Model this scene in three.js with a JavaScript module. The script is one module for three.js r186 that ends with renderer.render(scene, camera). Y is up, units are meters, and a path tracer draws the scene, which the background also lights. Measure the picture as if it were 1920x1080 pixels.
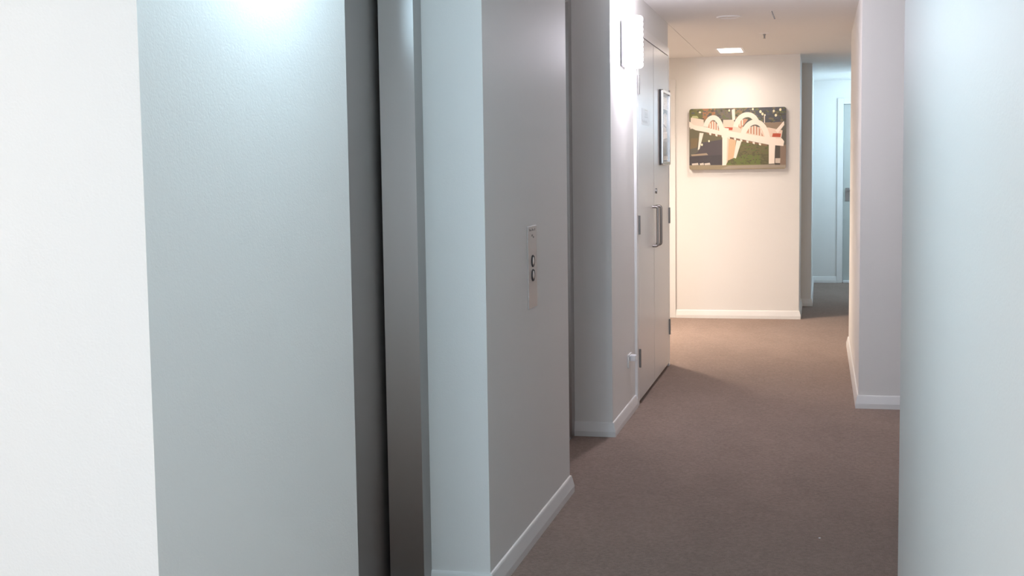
import * as THREE from 'three';
import { mergeGeometries } from 'three/addons/utils/BufferGeometryUtils.js';
import { RoundedBoxGeometry } from 'three/addons/geometries/RoundedBoxGeometry.js';
import { RectAreaLightUniformsLib } from 'three/addons/lights/RectAreaLightUniformsLib.js';

// ---------------------------------------------------------------- camera, exposure
const scene = new THREE.Scene();
scene.background = new THREE.Color().setRGB(1.9, 2.15, 2.4);   // overcast sky, seen only through the lobby window
const camera = new THREE.PerspectiveCamera(24.86, 1920 / 1080, 0.05, 60);
camera.position.set(0, 1.32, 0);
camera.rotation.set(-0.08952, 0.23199, -0.01396, 'YXZ');
scene.add(camera);
const renderer = new THREE.WebGLRenderer({ antialias: true });
renderer.toneMapping = THREE.LinearToneMapping;
renderer.toneMappingExposure = 1.24;
renderer.shadowMap.enabled = true;
RectAreaLightUniformsLib.init();

// lamp strengths and colours (the fittings themselves are built further down)
const SCONCE_NEAR = { color: [0.58, 0.83, 1.0], cd: 1.5 };
const SCONCE_MID = { color: [0.92, 0.88, 1.0], cd: 2.15 };
const SCONCE_FAR = { color: [0.56, 0.80, 1.0], cd: 2.1 };
const WARM = { color: [1.0, 0.85, 0.72], nits: 37 };
const WARM_SIDE = { color: [1.0, 0.85, 0.72], nits: 450 };
const LOBBY = { color: [1.0, 0.88, 0.78], nits: 27 };

const DAYLIGHT = { color: [0.70, 0.85, 1.0], nits: 10 };   // what the lobby window lets in

const H = 2.28;                                    // ceiling height

// ---------------------------------------------------------------- helpers
let seed = 12345;
const rnd = () => { seed = (seed * 1664525 + 1013904223) >>> 0; return seed / 4294967296; };
const taken = new Map();
function numbered(name) {
  const n = taken.get(name) ?? 0; taken.set(name, n + 1);
  return n ? `${name}_${String(n).padStart(3, '0')}` : name;
}
function shade(o) { o.castShadow = true; o.receiveShadow = true; return o; }
function mesh(name, geo, mat, parent) {
  const m = shade(new THREE.Mesh(geo, mat)); m.name = name; parent.add(m); return m;
}
function tag(o, label, category, kind, group) {
  o.userData.label = label; o.userData.category = category;
  if (kind) o.userData.kind = kind;
  if (group) o.userData.group = group;
  return o;
}
function thing(name, label, category, pos = [0, 0, 0], turn = 0, kind, group) {
  const g = new THREE.Group(); g.name = numbered(name); g.position.set(...pos); g.rotation.y = turn;
  scene.add(g); return tag(g, label, category, kind, group);
}
function struct(name, geo, mat, label, category) {
  return tag(mesh(numbered(name), geo, mat, scene), label, category, 'structure');
}
const flat = (g) => (g.index ? g.toNonIndexed() : g);
const merge = (list) => mergeGeometries(list.map((g) => { const f = flat(g); for (const k of Object.keys(f.attributes)) if (!['position', 'normal', 'uv'].includes(k)) f.deleteAttribute(k); return f; }));
function box(x0, x1, y0, y1, z0, z1) {              // uv in metres
  const w = x1 - x0, h = y1 - y0, d = z1 - z0, g = new THREE.BoxGeometry(w, h, d);
  const uv = g.attributes.uv, s = [[d, h], [d, h], [w, d], [w, d], [w, h], [w, h]];
  for (let i = 0; i < 24; i++) uv.setXY(i, uv.getX(i) * s[i >> 2][0], uv.getY(i) * s[i >> 2][1]);
  return g.translate((x0 + x1) / 2, (y0 + y1) / 2, (z0 + z1) / 2);
}
function rbox(w, h, d, r = 0.003, x = 0, y = 0, z = 0) { return new RoundedBoxGeometry(w, h, d, 2, r).translate(x, y, z); }
function plan(points, y0, y1, holes = []) {         // footprint of x, z pairs, extruded upwards
  const s = new THREE.Shape(points.map(([x, z]) => new THREE.Vector2(x, -z)));
  for (const h of holes) s.holes.push(new THREE.Path(h.map(([x, z]) => new THREE.Vector2(x, -z))));
  return new THREE.ExtrudeGeometry(s, { depth: y1 - y0, bevelEnabled: false }).rotateX(-Math.PI / 2).translate(0, y0, 0);
}
const rect = (x0, x1, z0, z1) => [[x0, z0], [x1, z0], [x1, z1], [x0, z1]];
const cyl = (r0, r1, h, n = 24) => new THREE.CylinderGeometry(r0, r1, h, n);
const rgb = (a) => new THREE.Color().setRGB(...a);

// ---------------------------------------------------------------- computed textures
function lattice(n) { const a = new Float32Array(n * n); for (let i = 0; i < n * n; i++) a[i] = rnd(); return a; }
function sampler(n) {                               // tiling value noise, u and v in 0..1
  const a = lattice(n), s = (t) => t * t * (3 - 2 * t);
  return (u, v) => {
    const x = u * n, y = v * n, i = Math.floor(x), j = Math.floor(y), fx = s(x - i), fy = s(y - j);
    const p = (q, w) => a[((w % n) + n) % n * n + ((q % n) + n) % n];
    return (p(i, j) * (1 - fx) + p(i + 1, j) * fx) * (1 - fy) + (p(i, j + 1) * (1 - fx) + p(i + 1, j + 1) * fx) * fy;
  };
}
function dataTexture(n, fn, srgb) {
  const d = new Uint8Array(n * n * 4);
  for (let y = 0; y < n; y++) for (let x = 0; x < n; x++) {
    const c = fn(x / n, y / n, x, y), k = (y * n + x) * 4;
    for (let i = 0; i < 3; i++) d[k + i] = Math.max(0, Math.min(255, Math.round((Array.isArray(c) ? c[i] : c) * 255)));
    d[k + 3] = 255;
  }
  const t = new THREE.DataTexture(d, n, n); t.wrapS = t.wrapT = THREE.RepeatWrapping; t.magFilter = THREE.LinearFilter;
  t.minFilter = THREE.LinearMipmapLinearFilter; t.generateMipmaps = true;
  if (srgb) t.colorSpace = THREE.SRGBColorSpace; t.needsUpdate = true; return t;
}
const n8 = sampler(8), n24 = sampler(24), n64 = sampler(64), n200 = sampler(200), n400 = sampler(400);
const stipple = dataTexture(512, (u, v) => 0.5 * n200(u, v) + 0.3 * n64(u, v) + 0.2 * rnd());
stipple.repeat.set(2, 2);
const carpetTone = dataTexture(2048, (u, v) => {     // 4 m square: twisted tufts with soft tread marks
  const patch = 0.45 * n8(u, v) + 0.35 * n24(u, v * 0.5 + u * 0.5) + 0.2 * n64(u, v);
  const tuft = 0.55 * rnd() + 0.45 * n400(u, v);
  const k = 0.86 + 0.10 * (patch - 0.5) + 0.22 * (tuft - 0.5);
  return [0.668 * k, 0.580 * k, 0.530 * k];
}, true);
carpetTone.repeat.set(0.25, 0.25);
const carpetPile = dataTexture(1024, (u, v) => 0.5 * rnd() + 0.3 * n400(u, v) + 0.2 * n200(u, v));
carpetPile.repeat.set(0.8, 0.8);

// ---------------------------------------------------------------- materials
const M = {
  wall: new THREE.MeshStandardMaterial({ color: rgb([0.83, 0.815, 0.785]), roughness: 0.55, bumpMap: stipple, bumpScale: 0.00025 }),
  ceiling: new THREE.MeshStandardMaterial({ color: rgb([0.86, 0.845, 0.82]), roughness: 0.8, bumpMap: stipple, bumpScale: 0.0002 }),
  trim: new THREE.MeshStandardMaterial({ color: rgb([0.83, 0.82, 0.80]), roughness: 0.32 }),
  carpet: new THREE.MeshStandardMaterial({ map: carpetTone, roughness: 1, bumpMap: carpetPile, bumpScale: 0.004 }),
  doorPaint: new THREE.MeshPhysicalMaterial({ color: rgb([0.80, 0.78, 0.75]), roughness: 0.36, clearcoat: 0.4, clearcoatRoughness: 0.25 }),
  steel: new THREE.MeshPhysicalMaterial({ color: rgb([0.45, 0.435, 0.425]), metalness: 1, roughness: 0.34, anisotropy: 0.95, anisotropyRotation: 0 }),
  chrome: new THREE.MeshStandardMaterial({ color: rgb([0.62, 0.61, 0.60]), metalness: 1, roughness: 0.22 }),
  hinge: new THREE.MeshStandardMaterial({ color: rgb([0.30, 0.29, 0.28]), metalness: 1, roughness: 0.4 }),
  dark: new THREE.MeshStandardMaterial({ color: rgb([0.03, 0.03, 0.03]), roughness: 0.6 }),
  white: new THREE.MeshStandardMaterial({ color: rgb([0.85, 0.85, 0.86]), roughness: 0.35 }),
  plate: new THREE.MeshStandardMaterial({ color: rgb([0.52, 0.455, 0.43]), roughness: 0.28 }),
  lampPlate: new THREE.MeshStandardMaterial({ color: rgb([0.50, 0.50, 0.53]), roughness: 0.4 }),
  pull: new THREE.MeshStandardMaterial({ color: rgb([0.34, 0.31, 0.29]), metalness: 1, roughness: 0.32 }),
  ink: new THREE.MeshStandardMaterial({ color: rgb([0.18, 0.16, 0.15]), roughness: 0.6 }),
  canvasEdge: new THREE.MeshStandardMaterial({ color: rgb([0.42, 0.37, 0.31]), roughness: 0.85 }),
  farDoor: new THREE.MeshStandardMaterial({ color: rgb([0.50, 0.52, 0.49]), roughness: 0.5 }),
  glowWarm: new THREE.MeshStandardMaterial({ color: 0xffffff, roughness: 0.6, emissive: rgb([1.0, 0.93, 0.85]), emissiveIntensity: 2.5 }),
  glowLobby: new THREE.MeshStandardMaterial({ color: 0xffffff, roughness: 0.6, emissive: rgb([1.0, 0.98, 0.95]), emissiveIntensity: 2.5 }),
};

// ---------------------------------------------------------------- the shell
const XL = -0.992, XN = -1.188, XR = 0.212;          // corridor wall left, lift niche back, corridor wall right
const lifts = [[-2.679, -3.852], [-5.185, -6.329]];   // the two niches
const REVEAL = 0.081;                                // width of the steel face each side of a lift opening
const DOOR = { z0: -7.215, z1: -8.70, top: 2.06 };
const zEnd = -8.80, zBack = -11.559, zStub = -12.655, zFar = -15.255;

struct('floor', box(-3.4, 1.9, -0.15, 0, -15.6, 2.8), M.carpet, 'brown twist pile carpet covering the corridor floor', 'floor');
{
  const slot = rect(XL - 0.0025, XL + 0.0005, zBack + 0.002, zEnd - 0.002);
  const hole = (x, z, w, d) => rect(x - w / 2, x + w / 2, z - d / 2, z + d / 2);
  const g = merge([
    plan(rect(-3.4, 1.9, -15.6, 2.8), H, H + 0.12, [slot, hole(-0.725, -10.98, 0.19, 0.40), hole(-1.96, -10.26, 0.40, 0.19), hole(-1.75, -0.55, 0.30, 0.60)]),
    box(-3.4, 1.9, H + 0.12, H + 0.16, -15.6, 2.8)]);
  struct('ceiling', g, M.ceiling, 'flat off-white plaster ceiling over the whole corridor', 'ceiling');
}
{
  const p = [[-3.2, -1.795], [XL, -1.795]], lintels = [];
  for (const [a, b] of lifts) {
    p.push([XL, a], [XN, a], [XN, a - REVEAL], [-1.284, a - REVEAL], [-1.284, a + 0.25], [-1.46, a + 0.25], [-1.46, b - 0.25], [-1.284, b - 0.25], [-1.284, b + REVEAL], [XN, b + REVEAL], [XN, b], [XL, b]);
    lintels.push(box(-1.46, XN, 2.12, H, b + REVEAL, a - REVEAL));
  }
  p.push([XL, DOOR.z0 + 0.075], [-1.55, DOOR.z0 + 0.075], [-1.55, DOOR.z1 - 0.05], [XL, DOOR.z1 - 0.05], [XL, zEnd], [-3.2, zEnd]);
  lintels.push(box(-1.55, XL, DOOR.top + 0.05, H, DOOR.z1 - 0.05, DOOR.z0 + 0.075));
  struct('wall_left', merge([plan(p, 0, H), ...lintels]), M.wall, 'painted left corridor wall with two lift recesses', 'wall');
}
{
  const p = [[-3.2, zBack], [-2.12, zBack], [-2.12, zBack - 0.06], [-1.30, zBack - 0.06], [-1.30, zBack], [-0.173, zBack], [-0.173, zStub], [-0.078, zStub], [-0.078, -15.4], [-3.2, -15.4]];
  struct('wall_back', merge([plan(p, 0, H), box(-2.12, -1.30, 2.03, H, zBack - 0.06, zBack)]), M.wall, 'cream end wall that carries the bridge picture', 'wall');
}
struct('wall_right', plan([[XR, 2.6], [XR, -3.6], [1.1, -3.6], [1.1, -7.307], [XR, -7.307], [XR, -9.85], [1.1, -9.85], [1.1, -15.4], [1.8, -15.4], [1.8, 2.6]], 0, H), M.wall, 'painted right corridor wall stepping in beyond the lift lobby', 'wall');
struct('wall_far', merge([box(-0.078, 0.252, 0, H, -15.5, zFar), box(0.252, 1.072, 2.014, H, -15.5, zFar), box(0.252, 1.072, 0, 2.014, -15.5, zFar - 0.07), box(1.072, 1.1, 0, H, -15.5, zFar)]), M.wall, 'pale wall at the very end of the far passage', 'wall');
struct('wall_side', box(-3.4, -3.2, 0, H, -15.6, 2.8), M.wall, 'outer wall closing the side passage and lobby on the left', 'wall');
const WIN = { x0: -1.15, x1: 0.05, y0: 0.40, y1: 2.05 };
struct('wall_rear', merge([box(-3.2, WIN.x0, 0, H, 2.6, 2.8), box(WIN.x1, 1.8, 0, H, 2.6, 2.8), box(WIN.x0, WIN.x1, 0, WIN.y0, 2.6, 2.8), box(WIN.x0, WIN.x1, WIN.y1, H, 2.6, 2.8)]), M.wall, 'wall behind the viewer closing the lobby', 'wall');

{
  const { x0, x1, y0, y1 } = WIN, w = x1 - x0, h = y1 - y0, f = 0.05;
  const t = thing('window_1', 'daylight window in the lobby wall behind the viewer', 'window', [(x0 + x1) / 2, (y0 + y1) / 2, 2.70], 0, 'structure');
  mesh('window_frame', merge([box(-w / 2, w / 2, -h / 2, -h / 2 + f, -0.03, 0.03), box(-w / 2, w / 2, h / 2 - f, h / 2, -0.03, 0.03), box(-w / 2, -w / 2 + f, -h / 2 + f, h / 2 - f, -0.03, 0.03), box(w / 2 - f, w / 2, -h / 2 + f, h / 2 - f, -0.03, 0.03)]), M.trim, t);
  mesh('window_pane', box(-w / 2 + f, w / 2 - f, -h / 2 + f, h / 2 - f, -0.003, 0.003), new THREE.MeshPhysicalMaterial({ color: 0xffffff, roughness: 0, transmission: 1, thickness: 0, ior: 1.5 }), t);
  const l = new THREE.RectAreaLight(rgb(DAYLIGHT.color), DAYLIGHT.nits, w - 2 * f, h - 2 * f); l.name = 'window_daylight';
  l.position.set(0, 0, -0.035); l.castShadow = true; t.add(l);      // shines into the lobby, towards -z
}
// skirting boards: splayed profile swept along the walls with mitred corners
function skirting(name, pts, label) {
  const prof = [[0, 0], [0.0165, 0], [0.0165, 0.026], [0.0075, 0.065], [0.005, 0.070], [0, 0.072]];
  const nrm = pts.slice(1).map(([x, z], i) => { const dx = x - pts[i][0], dz = z - pts[i][1], l = Math.hypot(dx, dz); return [-dz / l, dx / l]; });
  const off = pts.map((_, i) => {
    const a = nrm[Math.max(0, i - 1)], b = nrm[Math.min(nrm.length - 1, i)], k = 1 + a[0] * b[0] + a[1] * b[1];
    return [(a[0] + b[0]) / k, (a[1] + b[1]) / k];
  });
  const pos = [], uv = [];
  const P = (i, j) => [pts[i][0] + off[i][0] * prof[j][0], prof[j][1], pts[i][1] + off[i][1] * prof[j][0]];
  const tri = (a, b, c) => { for (const q of [a, b, c]) { pos.push(...q); uv.push(q[0] + q[2], q[1]); } };
  for (let i = 0; i + 1 < pts.length; i++) for (let j = 0; j + 1 < prof.length; j++) {
    const a = P(i, j), b = P(i + 1, j), c = P(i + 1, j + 1), d = P(i, j + 1);
    tri(a, c, b); tri(a, d, c);
  }
  for (const i of [0, pts.length - 1]) for (let j = 1; j + 1 < prof.length; j++) i ? tri(P(i, 0), P(i, j + 1), P(i, j)) : tri(P(i, 0), P(i, j), P(i, j + 1));
  const g = new THREE.BufferGeometry();
  g.setAttribute('position', new THREE.Float32BufferAttribute(pos, 3)); g.setAttribute('uv', new THREE.Float32BufferAttribute(uv, 2));
  g.computeVertexNormals();
  return struct(name, g, M.trim, label, 'skirting board');
}
skirting('baseboard_left', [[-3.2, -1.795], [XL, -1.795], [XL, -2.679], [XN, -2.679]], 'white skirting board around the wall before the first lift');
skirting('baseboard_left', [[XN, -3.852], [XL, -3.852], [XL, -5.185], [XN, -5.185]], 'white splayed skirting board below the lift call panel');
skirting('baseboard_left', [[XN, -6.329], [XL, -6.329], [XL, DOOR.z0 + 0.075]], 'white splayed skirting board below the wall lamp');
skirting('baseboard_back', [[-1.238, zBack], [-0.173, zBack], [-0.173, zStub], [-0.078, zStub], [-0.078, zFar], [0.186, zFar]], 'white skirting board below the bridge picture running into the far passage');
skirting('baseboard_right', [[1.1, -9.85], [XR, -9.85], [XR, -7.307], [1.1, -7.307], [1.1, -3.6], [XR, -3.6], [XR, 2.6]], 'white skirting board along the right corridor wall');

// ---------------------------------------------------------------- wall lamps
function lampShade() {                                // ribbed opal shade, D-shaped in plan, ten rings high
  const rings = [], n = 28, z0 = 0.047, back = 0.021, top = 0.128, ribs = 10, R = 0.0605;
  const a = Math.acos((back - z0) / R);
  rings.push([-top - 0.004, 0.050]);
  for (let k = 0; k < ribs; k++) for (let s = 0; s < 6; s++) {
    const t = s / 6, y = -top + (k + t) * (2 * top / ribs);
    rings.push([y, 0.0545 + 0.006 * Math.pow(Math.sin(Math.PI * t), 0.6)]);
  }
  rings.push([top, 0.0545], [top + 0.003, 0.050]);
  const ring = ([y, r]) => { const o = []; for (let i = 0; i <= n; i++) { const f = -a + 2 * a * i / n; o.push([r * Math.sin(f), y, Math.max(back, z0 + r * Math.cos(f))]); } return o; };
  const all = rings.map(ring), pos = [];
  const tri = (p, q, r) => pos.push(...p, ...q, ...r);
  for (let k = 0; k + 1 < all.length; k++) for (let i = 0; i <= n; i++) {
    const j = (i + 1) % (n + 1), A = all[k][i], B = all[k][j], C = all[k + 1][j], D = all[k + 1][i];
    tri(A, B, C); tri(A, C, D);
  }
  const b = all[0], t = all[all.length - 1];
  for (let i = 1; i < n; i++) { tri(b[0], b[i + 1], b[i]); tri(t[0], t[i], t[i + 1]); }
  const g = new THREE.BufferGeometry(); g.setAttribute('position', new THREE.Float32BufferAttribute(pos, 3));
  g.computeVertexNormals(); return g;
}
const shadeGeo = lampShade();
function wallLamp(pos, turn, S, label) {
  const t = thing('wall_lamp', label, 'wall lamp', pos, turn);
  mesh('back_plate', rbox(0.135, 0.235, 0.018, 0.003, 0, -0.008, 0.013), M.lampPlate, t);
  mesh('bracket', box(-0.050, 0.050, -0.108, 0.092, 0, 0.0045), M.lampPlate, t);
  const glow = new THREE.MeshStandardMaterial({ color: 0xffffff, roughness: 0.3, emissive: rgb(S.color.map((c) => 0.4 + 0.6 * c)), emissiveIntensity: 2.6 });
  mesh('ribbed_shade', shadeGeo, glow, t);
  for (const y of [-0.085, 0, 0.085]) {                // the tube inside, in three lengths
    const l = new THREE.PointLight(rgb(S.color), S.cd / 3, 0, 2); l.name = 'wall_lamp_tube';
    l.position.set(0, y, 0.074); l.castShadow = true; l.shadow.radius = 1; t.add(l);
  }
  return t;
}
wallLamp([XL, 1.967, -2.25], Math.PI / 2, SCONCE_NEAR, 'ribbed white wall lamp on the pale wall before the first lift');
wallLamp([XL, 1.967, -6.735], Math.PI / 2, SCONCE_MID, 'lit ribbed white wall lamp beside the double cupboard doors');
wallLamp([1.1, 1.87, -14.4], -Math.PI / 2, SCONCE_FAR, 'ribbed white wall lamp round the corner in the far passage');

// ---------------------------------------------------------------- recessed ceiling lights
function downlight(x, z, w, d, S, glow, label, group) {
  const t = thing('ceiling_light', label, 'ceiling light', [x, H, z], 0, undefined, group);
  const r = 0.085, e = 0.018;
  mesh('trim_ring', merge([box(-w / 2 - e, w / 2 + e, -0.004, 0, -d / 2 - e, -d / 2 + 0.002), box(-w / 2 - e, w / 2 + e, -0.004, 0, d / 2 - 0.002, d / 2 + e),
    box(-w / 2 - e, -w / 2 + 0.002, -0.004, 0, -d / 2, d / 2), box(w / 2 - 0.002, w / 2 + e, -0.004, 0, -d / 2, d / 2)]), M.white, t);
  mesh('housing', merge([box(-w / 2, w / 2, 0, r + 0.01, -d / 2, -d / 2 + 0.003), box(-w / 2, w / 2, 0, r + 0.01, d / 2 - 0.003, d / 2),
    box(-w / 2, -w / 2 + 0.003, 0, r + 0.01, -d / 2, d / 2), box(w / 2 - 0.003, w / 2, 0, r + 0.01, -d / 2, d / 2)]), M.white, t);
  mesh('diffuser', box(-w / 2 + 0.003, w / 2 - 0.003, r, r + 0.008, -d / 2 + 0.003, d / 2 - 0.003), glow, t);
  const l = new THREE.RectAreaLight(rgb(S.color), S.nits, w - 0.012, d - 0.012); l.name = 'ceiling_light_panel';
  l.position.set(0, r - 0.003, 0); l.rotation.x = -Math.PI / 2; l.castShadow = true; t.add(l);
  return t;
}
downlight(-0.725, -10.98, 0.19, 0.40, WARM, M.glowWarm, 'bright recessed ceiling light in front of the bridge picture');
downlight(-1.96, -10.26, 0.40, 0.19, WARM_SIDE, M.glowWarm, 'recessed ceiling light in the side passage left of the cupboard doors');
downlight(-1.75, -0.55, 0.30, 0.60, LOBBY, M.glowLobby, 'recessed ceiling light over the lobby beside the viewer');

// ---------------------------------------------------------------- lifts
lifts.forEach(([a, b], i) => {
  const zc = (a + b) / 2, w = (a - b) / 2, o = w - REVEAL;   // half niche, half opening
  const t = thing(`door_${4 + i}`, i ? 'steel lift entrance in the second recess beyond the call panel' : 'brushed steel lift entrance in the nearer recess before the call panel', 'elevator door', [XN, 0, zc], 0, 'structure');
  // local: x towards the corridor, z along it
  const sp = 0.028;                                    // the reveals splay open towards the corridor
  mesh('jamb', plan([[-0.094, -w + 0.001], [0.006, -w + 0.001], [0.006, -o], [-0.094, -o + sp]], 0, 2.12), M.steel, t);
  mesh('jamb', plan([[-0.094, o - sp], [0.006, o], [0.006, w - 0.001], [-0.094, w - 0.001]], 0, 2.12), M.steel, t);
  mesh('head', box(-0.094, 0.006, 2.12, 2.20, -w + 0.001, w - 0.001), M.steel, t);
  mesh('door_panel', box(-0.140, -0.112, 0.006, 2.118, -o - 0.20, -0.002), M.steel, t);
  mesh('door_panel', box(-0.140, -0.112, 0.006, 2.118, 0.002, o + 0.20), M.steel, t);
  mesh('sill', box(-0.27, 0.004, 0, 0.005, -o, o), M.hinge, t);
});

// ---------------------------------------------------------------- call panel
{
  const t = thing('lift_call_panel', 'slim lift call panel with two round steel buttons', 'call panel', [XL, 0.98, -4.508], Math.PI / 2);
  mesh('face_plate', rbox(0.140, 0.290, 0.004, 0.0015, 0, 0, 0.002), M.plate, t);
  for (const y of [0.021, -0.029]) {
    const b = mesh('button', new THREE.SphereGeometry(0.0165, 28, 12).scale(1, 1, 0.28).translate(-0.002, y, 0.0045), M.chrome, t);
    mesh('button_ring', new THREE.TorusGeometry(0.0190, 0.0030, 12, 36).translate(-0.002, y, 0.005), M.dark, b);
  }
  const marks = [];                                   // small printed marks at the head of the plate
  for (let k = 0; k < 7; k++) marks.push(box(-0.050 + k * 0.014, -0.041 + k * 0.014, 0.128, 0.136 - 0.003 * (k % 3), 0.0040, 0.0044));
  marks.push(box(-0.016, 0.004, 0.108, 0.115, 0.0040, 0.0044), box(0.006, 0.022, 0.102, 0.108, 0.0040, 0.0044));
  mesh('printed_marks', merge(marks), M.ink, t);
}

// ---------------------------------------------------------------- double cupboard doors
const XD = -0.978;                                    // face of the doors
{
  const t = thing('door_1', 'pair of pale painted cupboard doors with steel pull handles', 'door', [XD, 0, 0], 0, 'structure');
  const z0 = DOOR.z0, z1 = DOOR.z1, top = DOOR.top, zs = -7.911;
  mesh('frame', merge([box(-0.075, 0, 0, top + 0.05, z0, z0 + 0.073), box(-0.075, 0, 0, top + 0.05, z1 - 0.048, z1), box(-0.075, 0, top, top + 0.05, z1, z0)]), M.trim, t);
  const leaf = (a, b) => mesh('door_leaf', rbox(0.036, top - 0.024, a - b - 0.016, 0.005, -0.018, (top - 0.024) / 2 + 0.020, (a + b) / 2), M.doorPaint, t);
  const L = leaf(z0 - 0.001, zs), R = leaf(zs, z1 + 0.001);
  for (const [d, z] of [[L, z0 - 0.012], [R, z1 + 0.012]]) for (const y of [1.78, 1.01, 0.265])
    mesh('hinge', merge([box(0.0004, 0.003, y - 0.05, y + 0.05, z - 0.012, z + 0.012), cyl(0.006, 0.006, 0.104, 12).translate(0.005, y, z + (d === L ? 0.012 : -0.012))]), M.hinge, d);
  for (const [d, z] of [[L, -7.835], [R, -8.0]]) {
    const pts = [[0, 1.092], [0.026, 1.092], [0.032, 1.084], [0.032, 0.866], [0.026, 0.858], [0, 0.858]].map(([x, y]) => new THREE.Vector3(x, y, z));
    const c = new THREE.CurvePath(); for (let k = 0; k + 1 < pts.length; k++) c.add(new THREE.LineCurve3(pts[k], pts[k + 1]));
    mesh('pull_handle', new THREE.TubeGeometry(c, 60, 0.0085, 12, false), M.pull, d);
  }
  mesh('lock', merge([cyl(0.016, 0.016, 0.008, 20).rotateZ(Math.PI / 2).translate(0.004, 1.185, -8.0), box(0.0075, 0.009, 1.178, 1.192, -8.002, -7.998)]), M.hinge, R);
}

// ---------------------------------------------------------------- prints
function roundRect(w, h, r) {
  const s = new THREE.Shape(), x = -w / 2, y = -h / 2;
  s.moveTo(x + r, y); s.lineTo(x + w - r, y); s.quadraticCurveTo(x + w, y, x + w, y + r); s.lineTo(x + w, y + h - r); s.quadraticCurveTo(x + w, y + h, x + w - r, y + h);
  s.lineTo(x + r, y + h); s.quadraticCurveTo(x, y + h, x, y + h - r); s.lineTo(x, y + r); s.quadraticCurveTo(x, y, x + r, y); return s;
}
function printFace(w, h, r, tex) {
  const g = new THREE.ShapeGeometry(roundRect(w, h, r), 6), uv = g.attributes.uv, p = g.attributes.position;
  for (let i = 0; i < p.count; i++) uv.setXY(i, p.getX(i) / w + 0.5, p.getY(i) / h + 0.5);
  return [g, new THREE.MeshStandardMaterial({ map: tex, roughness: 0.6 })];
}
function canvasTexture(w, h, draw) {
  const c = document.createElement('canvas'); c.width = w; c.height = h; draw(c.getContext('2d'), w, h);
  const t = new THREE.CanvasTexture(c); t.colorSpace = THREE.SRGBColorSpace; return t;
}
function bridge(g) {                                  // drawn in a 1212 x 790 field
  const poly = (c, ...p) => { g.fillStyle = c; g.beginPath(); for (let i = 0; i < p.length; i += 2) i ? g.lineTo(p[i], p[i + 1]) : g.moveTo(p[i], p[i + 1]); g.closePath(); g.fill(); };
  const dot = (c, x, y, a, b = a) => { g.fillStyle = c; g.beginPath(); g.ellipse(x, y, a, b, 0, 0, 7); g.fill(); };
  poly('#4d4f49', 0, 0, 1212, 0, 1212, 790, 0, 790);
  poly('#3c4450', 560, 0, 1212, 0, 1212, 190, 900, 210, 560, 190);
  poly('#5a5f35', 0, 0, 170, 0, 200, 120, 0, 140);
  poly('#9a6a48', 165, 0, 330, 0, 330, 70, 170, 160);
  poly('#5e5a56', 330, 0, 560, 0, 560, 150, 440, 170);
  poly('#7d6a4d', 560, 0, 740, 0, 640, 90, 560, 170);
  poly('#8a7765', 940, 195, 1180, 190, 1150, 330, 1010, 330);
  for (let i = 0; i < 260; i++) dot(['#3b4036', '#57603f', '#454c57', '#6b624f'][i % 4], rnd() * 1212, rnd() * 190, 6 + rnd() * 18, 5 + rnd() * 12);
  poly('#57543f', 0, 260, 420, 330, 420, 440, 0, 430);
  poly('#6b5b40', 20, 380, 110, 380, 100, 500, 10, 520);
  poly('#3d3a42', 150, 440, 420, 400, 420, 740, 30, 740, 0, 620, 110, 560);
  poly('#2f2f38', 0, 620, 420, 600, 420, 730, 0, 730);
  poly('#9a8a76', 20, 590, 220, 575, 240, 600, 30, 612);
  poly('#4f5034', 470, 380, 1000, 480, 1000, 740, 470, 740);
  poly('#5b5838', 640, 420, 1000, 500, 1000, 600, 640, 600);
  poly('#56662f', 470, 700, 580, 640, 700, 600, 900, 610, 900, 740, 470, 750);
  for (let i = 0; i < 240; i++) dot(['#47492f', '#5d5b3c', '#52652f', '#46452f'][i % 4], 480 + rnd() * 500, 430 + rnd() * 300, 5 + rnd() * 14, 4 + rnd() * 8);
  poly('#8b8068', 0, 730, 1212, 735, 1212, 790, 0, 790);
  poly('#9a9184', 500, 745, 1212, 730, 1212, 775, 400, 780);
  poly('#3a3833', 1075, 480, 1150, 480, 1150, 740, 1075, 740);
  poly('#7d6a5c', 1140, 500, 1212, 480, 1212, 740, 1140, 740);
  for (const [x, y] of [[135, 45], [50, 105]]) dot('#e9e3c8', x, y, 16, 12);
  for (const [x, y, r] of [[505, 30, 11], [800, 20, 12], [895, 55, 15], [920, 85, 14], [950, 100, 10], [1060, 50, 13], [1085, 105, 14], [1140, 35, 14], [250, 420, 11], [160, 465, 12]]) dot('#fff7d2', x, y, r, r * 1.3);
  poly('#b9c08a', 40, 90, 100, 90, 120, 120, 40, 125);
  poly('#e9dccd', 20, 110, 180, 140, 190, 230, 10, 260);
  const W = '#fbf0e4', S = '#ead2c0';
  poly('#d9b58f', 500, 380, 590, 420, 570, 640, 480, 680);                 // pier side in warm light
  poly(W, 130, 310, 182, 315, 130, 520, 108, 535);                        // distant piers
  poly(W, 600, 400, 665, 410, 590, 650, 560, 640);
  poly(S, 430, 150, 560, 150, 590, 240, 1000, 260, 1170, 300, 1150, 420, 420, 290);
  for (const [x, w] of [[440, 110], [470, 80], [1040, 110], [1070, 80]]) poly('#b4432c', x + 10, x > 900 ? 335 : 245, x + w, x > 900 ? 340 : 250, x + w - 6, x > 900 ? 385 : 285, x, x > 900 ? 380 : 280);
  poly(W, 0, 160, 60, 210, 1060, 400, 1160, 400, 1190, 440, 1180, 500, 1000, 480, 420, 350, 80, 275, 0, 235);   // deck
  poly(W, 1080, 300, 1185, 180, 1190, 230, 1110, 335);
  g.lineCap = 'butt'; g.strokeStyle = W;
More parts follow.
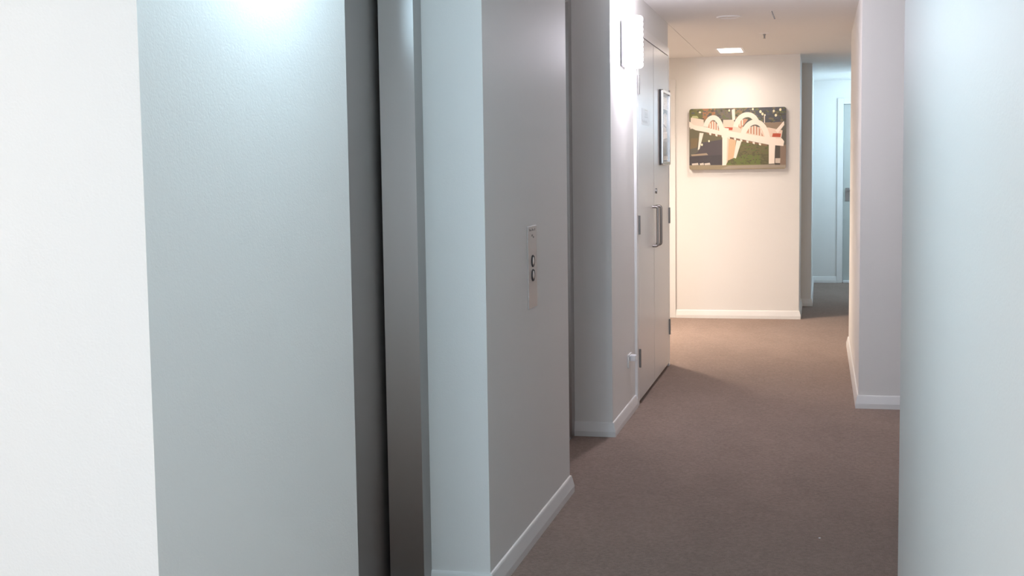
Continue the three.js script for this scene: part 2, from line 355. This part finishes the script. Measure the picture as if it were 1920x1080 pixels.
  const arch = (lw, x, y, ...p) => { g.lineWidth = lw; g.beginPath(); g.moveTo(x, y); g.bezierCurveTo(...p); g.stroke(); };
  poly('#c98f74', 235, 245, 250, 185, 300, 155, 350, 200, 380, 290);
  poly('#c98f74', 600, 230, 630, 170, 700, 140, 740, 150, 650, 270);
  poly('#c08a70', 720, 320, 750, 270, 820, 230, 880, 260, 930, 370);
  arch(62, 208, 235, 235, 85, 380, 50, 414, 300); arch(64, 585, 245, 620, 65, 800, 30, 855, 200); arch(66, 682, 330, 740, 135, 945, 110, 988, 420);
  g.lineWidth = 13; g.beginPath();
  for (const [x, a, b] of [[265, 190, 250], [295, 170, 262], [325, 170, 272], [355, 205, 285], [640, 165, 240], [670, 150, 225], [760, 260, 330], [795, 240, 340], [830, 235, 348], [865, 250, 358], [900, 290, 366]]) { g.moveTo(x, a); g.lineTo(x, b); }
  g.stroke();
  poly('#7d5a45', 220, 310, 400, 350, 400, 366, 220, 325); poly('#7d5a45', 500, 375, 980, 480, 980, 498, 500, 392);
  for (let k = 0; k < 9; k++) poly(W, 250 + k * 78, 312 + k * 18, 280 + k * 78, 318 + k * 18, 278 + k * 78, 345 + k * 18, 255 + k * 78, 338 + k * 18);
  poly(W, 418, 250, 500, 260, 480, 690, 465, 735, 418, 738);                // near piers
  poly(W, 1000, 380, 1085, 390, 1075, 560, 1070, 722, 1000, 725);
  poly(S, 480, 380, 500, 380, 485, 690, 470, 720);
  poly('#cfc4b8', 1080, 655, 1145, 655, 1140, 718, 1080, 715);
  poly(W, 940, 90, 950, 90, 950, 200, 940, 200); poly(W, 535, 20, 575, 10, 580, 150, 545, 160);
  g.globalAlpha = 0.16; poly('#c9b8a2', 0, 0, 1212, 0, 1212, 790, 0, 790); g.globalAlpha = 1;   // haze of glare painted evenly over the whole print
  for (const [x, w] of [[30, 80], [130, 50], [190, 70]]) poly('#cfc6ba', x, 708, x + w, 700, x + w + 8, 728, x + 6, 730);
}
{
  const w = 0.826, h = 0.528, t = thing('bridge_picture', 'canvas print of a white arched bridge at night on the end wall', 'picture', [-0.701, 1.569, zBack]);
  mesh('canvas', new THREE.ExtrudeGeometry(roundRect(w, h, 0.022), { depth: 0.034, bevelEnabled: false, curveSegments: 5 }), M.canvasEdge, t);
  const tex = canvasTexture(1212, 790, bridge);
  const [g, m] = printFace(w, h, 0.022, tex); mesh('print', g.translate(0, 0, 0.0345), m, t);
}
{
  const w = 0.41, h = 0.465, t = thing('framed_print', 'framed print hanging on the farther cupboard door', 'picture', [XD + 0.001, 1.578, -8.395], Math.PI / 2);
  const ring = roundRect(w, h, 0.01); ring.holes.push(new THREE.Path(roundRect(w - 0.05, h - 0.03, 0.006).getPoints()));
  mesh('frame', new THREE.ExtrudeGeometry(ring, { depth: 0.008, bevelEnabled: true, bevelSize: 0.002, bevelThickness: 0.002, bevelSegments: 2 }).translate(0, 0, 0.013), M.chrome, t);
  mesh('backing', rbox(w + 0.003, h + 0.003, 0.011, 0.002, 0, 0, 0.0055), M.dark, t);
  const tex = canvasTexture(410, 465, (g) => {
    g.fillStyle = '#8d8780'; g.fillRect(0, 0, 410, 465);
    const blob = (c, ...p) => { g.fillStyle = c; g.beginPath(); for (let i = 0; i < p.length; i += 2) i ? g.lineTo(p[i], p[i + 1]) : g.moveTo(p[i], p[i + 1]); g.closePath(); g.fill(); };
    blob('#fdf3e6', 60, 30, 300, 30, 330, 55, 330, 112, 90, 112, 40, 100);
    blob('#6f6a64', 60, 118, 330, 118, 300, 134, 120, 138);
    blob('#fdf3e6', 40, 150, 170, 135, 300, 140, 320, 190, 260, 228, 60, 205);
    blob('#d9c7b6', 70, 222, 260, 232, 240, 262, 80, 258);
    blob('#fdf3e6', 40, 262, 300, 256, 310, 300, 60, 312);
    blob('#77736d', 60, 325, 300, 325, 300, 412, 60, 412);
    blob('#efe4d6', 30, 420, 360, 420, 350, 448, 40, 450);
    for (let i = 0; i < 300; i++) { g.fillStyle = ['#a8a198', '#7b756e', '#cfc2b3'][i % 3]; g.fillRect(rnd() * 410, rnd() * 465, 3 + rnd() * 10, 2 + rnd() * 4); }
  });
  const [g, m] = printFace(w - 0.044, h - 0.024, 0.004, tex); m.roughness = 0.25; mesh('print', g.translate(0, 0, 0.0135), m, t);
}
{
  const t = thing('door_sign', 'faint small grey printed sign on the nearer cupboard door', 'sign', [XD + 0.0006, 1.615, -7.53], Math.PI / 2);
  const tex = canvasTexture(330, 90, (g) => {
    g.fillStyle = '#e7e4e0'; g.fillRect(0, 0, 330, 90);
    g.strokeStyle = '#c2bcb4'; g.lineWidth = 6; g.strokeRect(120, 5, 130, 40);
    g.fillStyle = '#b3aca3';
    for (let k = 0; k < 4; k++) g.fillRect(138 + k * 26, 14 + (k % 2) * 4, 12, 22);
    for (let k = 0; k < 9; k++) g.fillRect(20 + k * 24, 62 + (k % 3) * 3, 15, 14);
  });
  const m = new THREE.MeshStandardMaterial({ map: tex, roughness: 0.36 });
  mesh('sign_sheet', box(-0.165, 0.165, -0.045, 0.045, 0, 0.0004), new THREE.MeshStandardMaterial({ color: rgb([0.80, 0.78, 0.75]), roughness: 0.36 }), t);
  mesh('sign_print', new THREE.PlaneGeometry(0.33, 0.09).translate(0, 0, 0.0008), m, t);
}

// ---------------------------------------------------------------- other doors
function architraveDoor(name, label, x0, x1, z, top, leafMat) {
  const t = thing(name, label, 'door', [0, 0, z], 0, 'structure'), a = 0.062;
  mesh('architrave', merge([rbox(a, top + a, 0.016, 0.003, x0 - a / 2, (top + a) / 2, 0.008), rbox(a, top + a, 0.016, 0.003, x1 + a / 2, (top + a) / 2, 0.008), rbox(x1 - x0, a, 0.016, 0.003, (x0 + x1) / 2, top + a / 2, 0.008)]), M.trim, t);
  const leaf = mesh('door_leaf', box(x0 + 0.003, x1 - 0.003, 0.010, top - 0.004, -0.058, -0.022), leafMat, t);
  return [t, leaf];
}
{
  const [t, leaf] = architraveDoor('door_2', 'grey-green door with lever handle at the end of the far passage', 0.252, 1.072, zFar, 2.014, M.farDoor);
  t.children[0].geometry = merge([rbox(0.065, 2.079, 0.016, 0.003, 0.2195, 1.0395, 0.008), box(0.252, 1.098, 2.014, 2.079, 0, 0.016)]);
  mesh('lock_plate', rbox(0.045, 0.15, 0.006, 0.002, 0.300, 1.0, -0.019), M.hinge, leaf);
  mesh('lever_handle', merge([cyl(0.010, 0.010, 0.045, 16).rotateX(Math.PI / 2).translate(0.300, 1.045, 0.006), rbox(0.11, 0.020, 0.014, 0.005, 0.345, 1.045, 0.024)]), M.hinge, leaf);
  mesh('threshold', rbox(0.81, 0.026, 0.05, 0.004, 0.662, 0.0135, 0.004), M.white, t);
}
architraveDoor('door_3', 'door in a white architrave left of the bridge picture', -2.12, -1.30, zBack, 2.03, M.doorPaint);

// ---------------------------------------------------------------- small fittings
{
  const t = thing('power_outlet', 'white power outlet low on the wall below the wall lamp', 'power outlet', [XL, 0.30, -6.90], Math.PI / 2);
  mesh('face_plate', rbox(0.115, 0.072, 0.009, 0.003, 0, 0, 0.0045), M.wall, t);
  for (const x of [-0.035, 0.035]) mesh('rocker_switch', rbox(0.014, 0.010, 0.005, 0.001, x, 0.022, 0.010), M.white, t);
  const p = thing('plug', 'white plug pushed into the low power outlet', 'plug', [XL + 0.009, 0.315, -6.885], Math.PI / 2);
  mesh('plug_body', rbox(0.040, 0.034, 0.034, 0.006, 0, 0, 0.017), M.white, p);
}
{
  const t = thing('sprinkler_head', 'small pendant sprinkler with round ceiling rosette near the bright ceiling light', 'sprinkler', [-0.398, H, -9.70]);
  mesh('rosette', new THREE.LatheGeometry([[0, -0.006], [0.018, -0.006], [0.038, -0.002], [0.040, 0]].map(([x, y]) => new THREE.Vector2(x, y)), 28), M.white, t);
  mesh('sprinkler_body', merge([cyl(0.0075, 0.0055, 0.030, 12).translate(0, -0.020, 0), cyl(0.012, 0.012, 0.0025, 16).translate(0, -0.010, 0), cyl(0.009, 0.009, 0.002, 16).translate(0, -0.036, 0)]), M.hinge, t);
}
{
  const t = thing('ceiling_pin', 'thin dark pin hanging tilted from the ceiling ahead of the sprinkler', 'pin', [-0.299, H, -8.33]);
  mesh('pin_rod', cyl(0.0035, 0.0045, 0.056, 10).translate(0, -0.027, 0).rotateZ(0.36), M.hinge, t);
  mesh('pin_base', cyl(0.010, 0.010, 0.002, 16).translate(0, -0.001, 0), M.ceiling, t);
}
{
  const t = thing('smoke_alarm', 'flat round off-white fitting on the ceiling nearer than the sprinkler', 'ceiling fitting', [-0.575, H, -8.565]);
  mesh('rim', new THREE.LatheGeometry([[0.060, -0.001], [0.063, -0.006], [0.072, -0.007], [0.078, -0.004], [0.079, 0]].map(([x, y]) => new THREE.Vector2(x, y)), 40), M.ceiling, t);
  mesh('cover', cyl(0.060, 0.060, 0.003, 40).translate(0, -0.0015, 0), M.ceiling, t);
}
{
  const m = mesh(numbered('lint_speck'), new THREE.IcosahedronGeometry(0.004, 0).scale(1.2, 0.5, 0.8).translate(0.007, 0.0025, -4.68), M.white, scene);
  tag(m, 'tiny white speck of lint on the brown carpet', 'lint');
}

renderer.render(scene, camera);
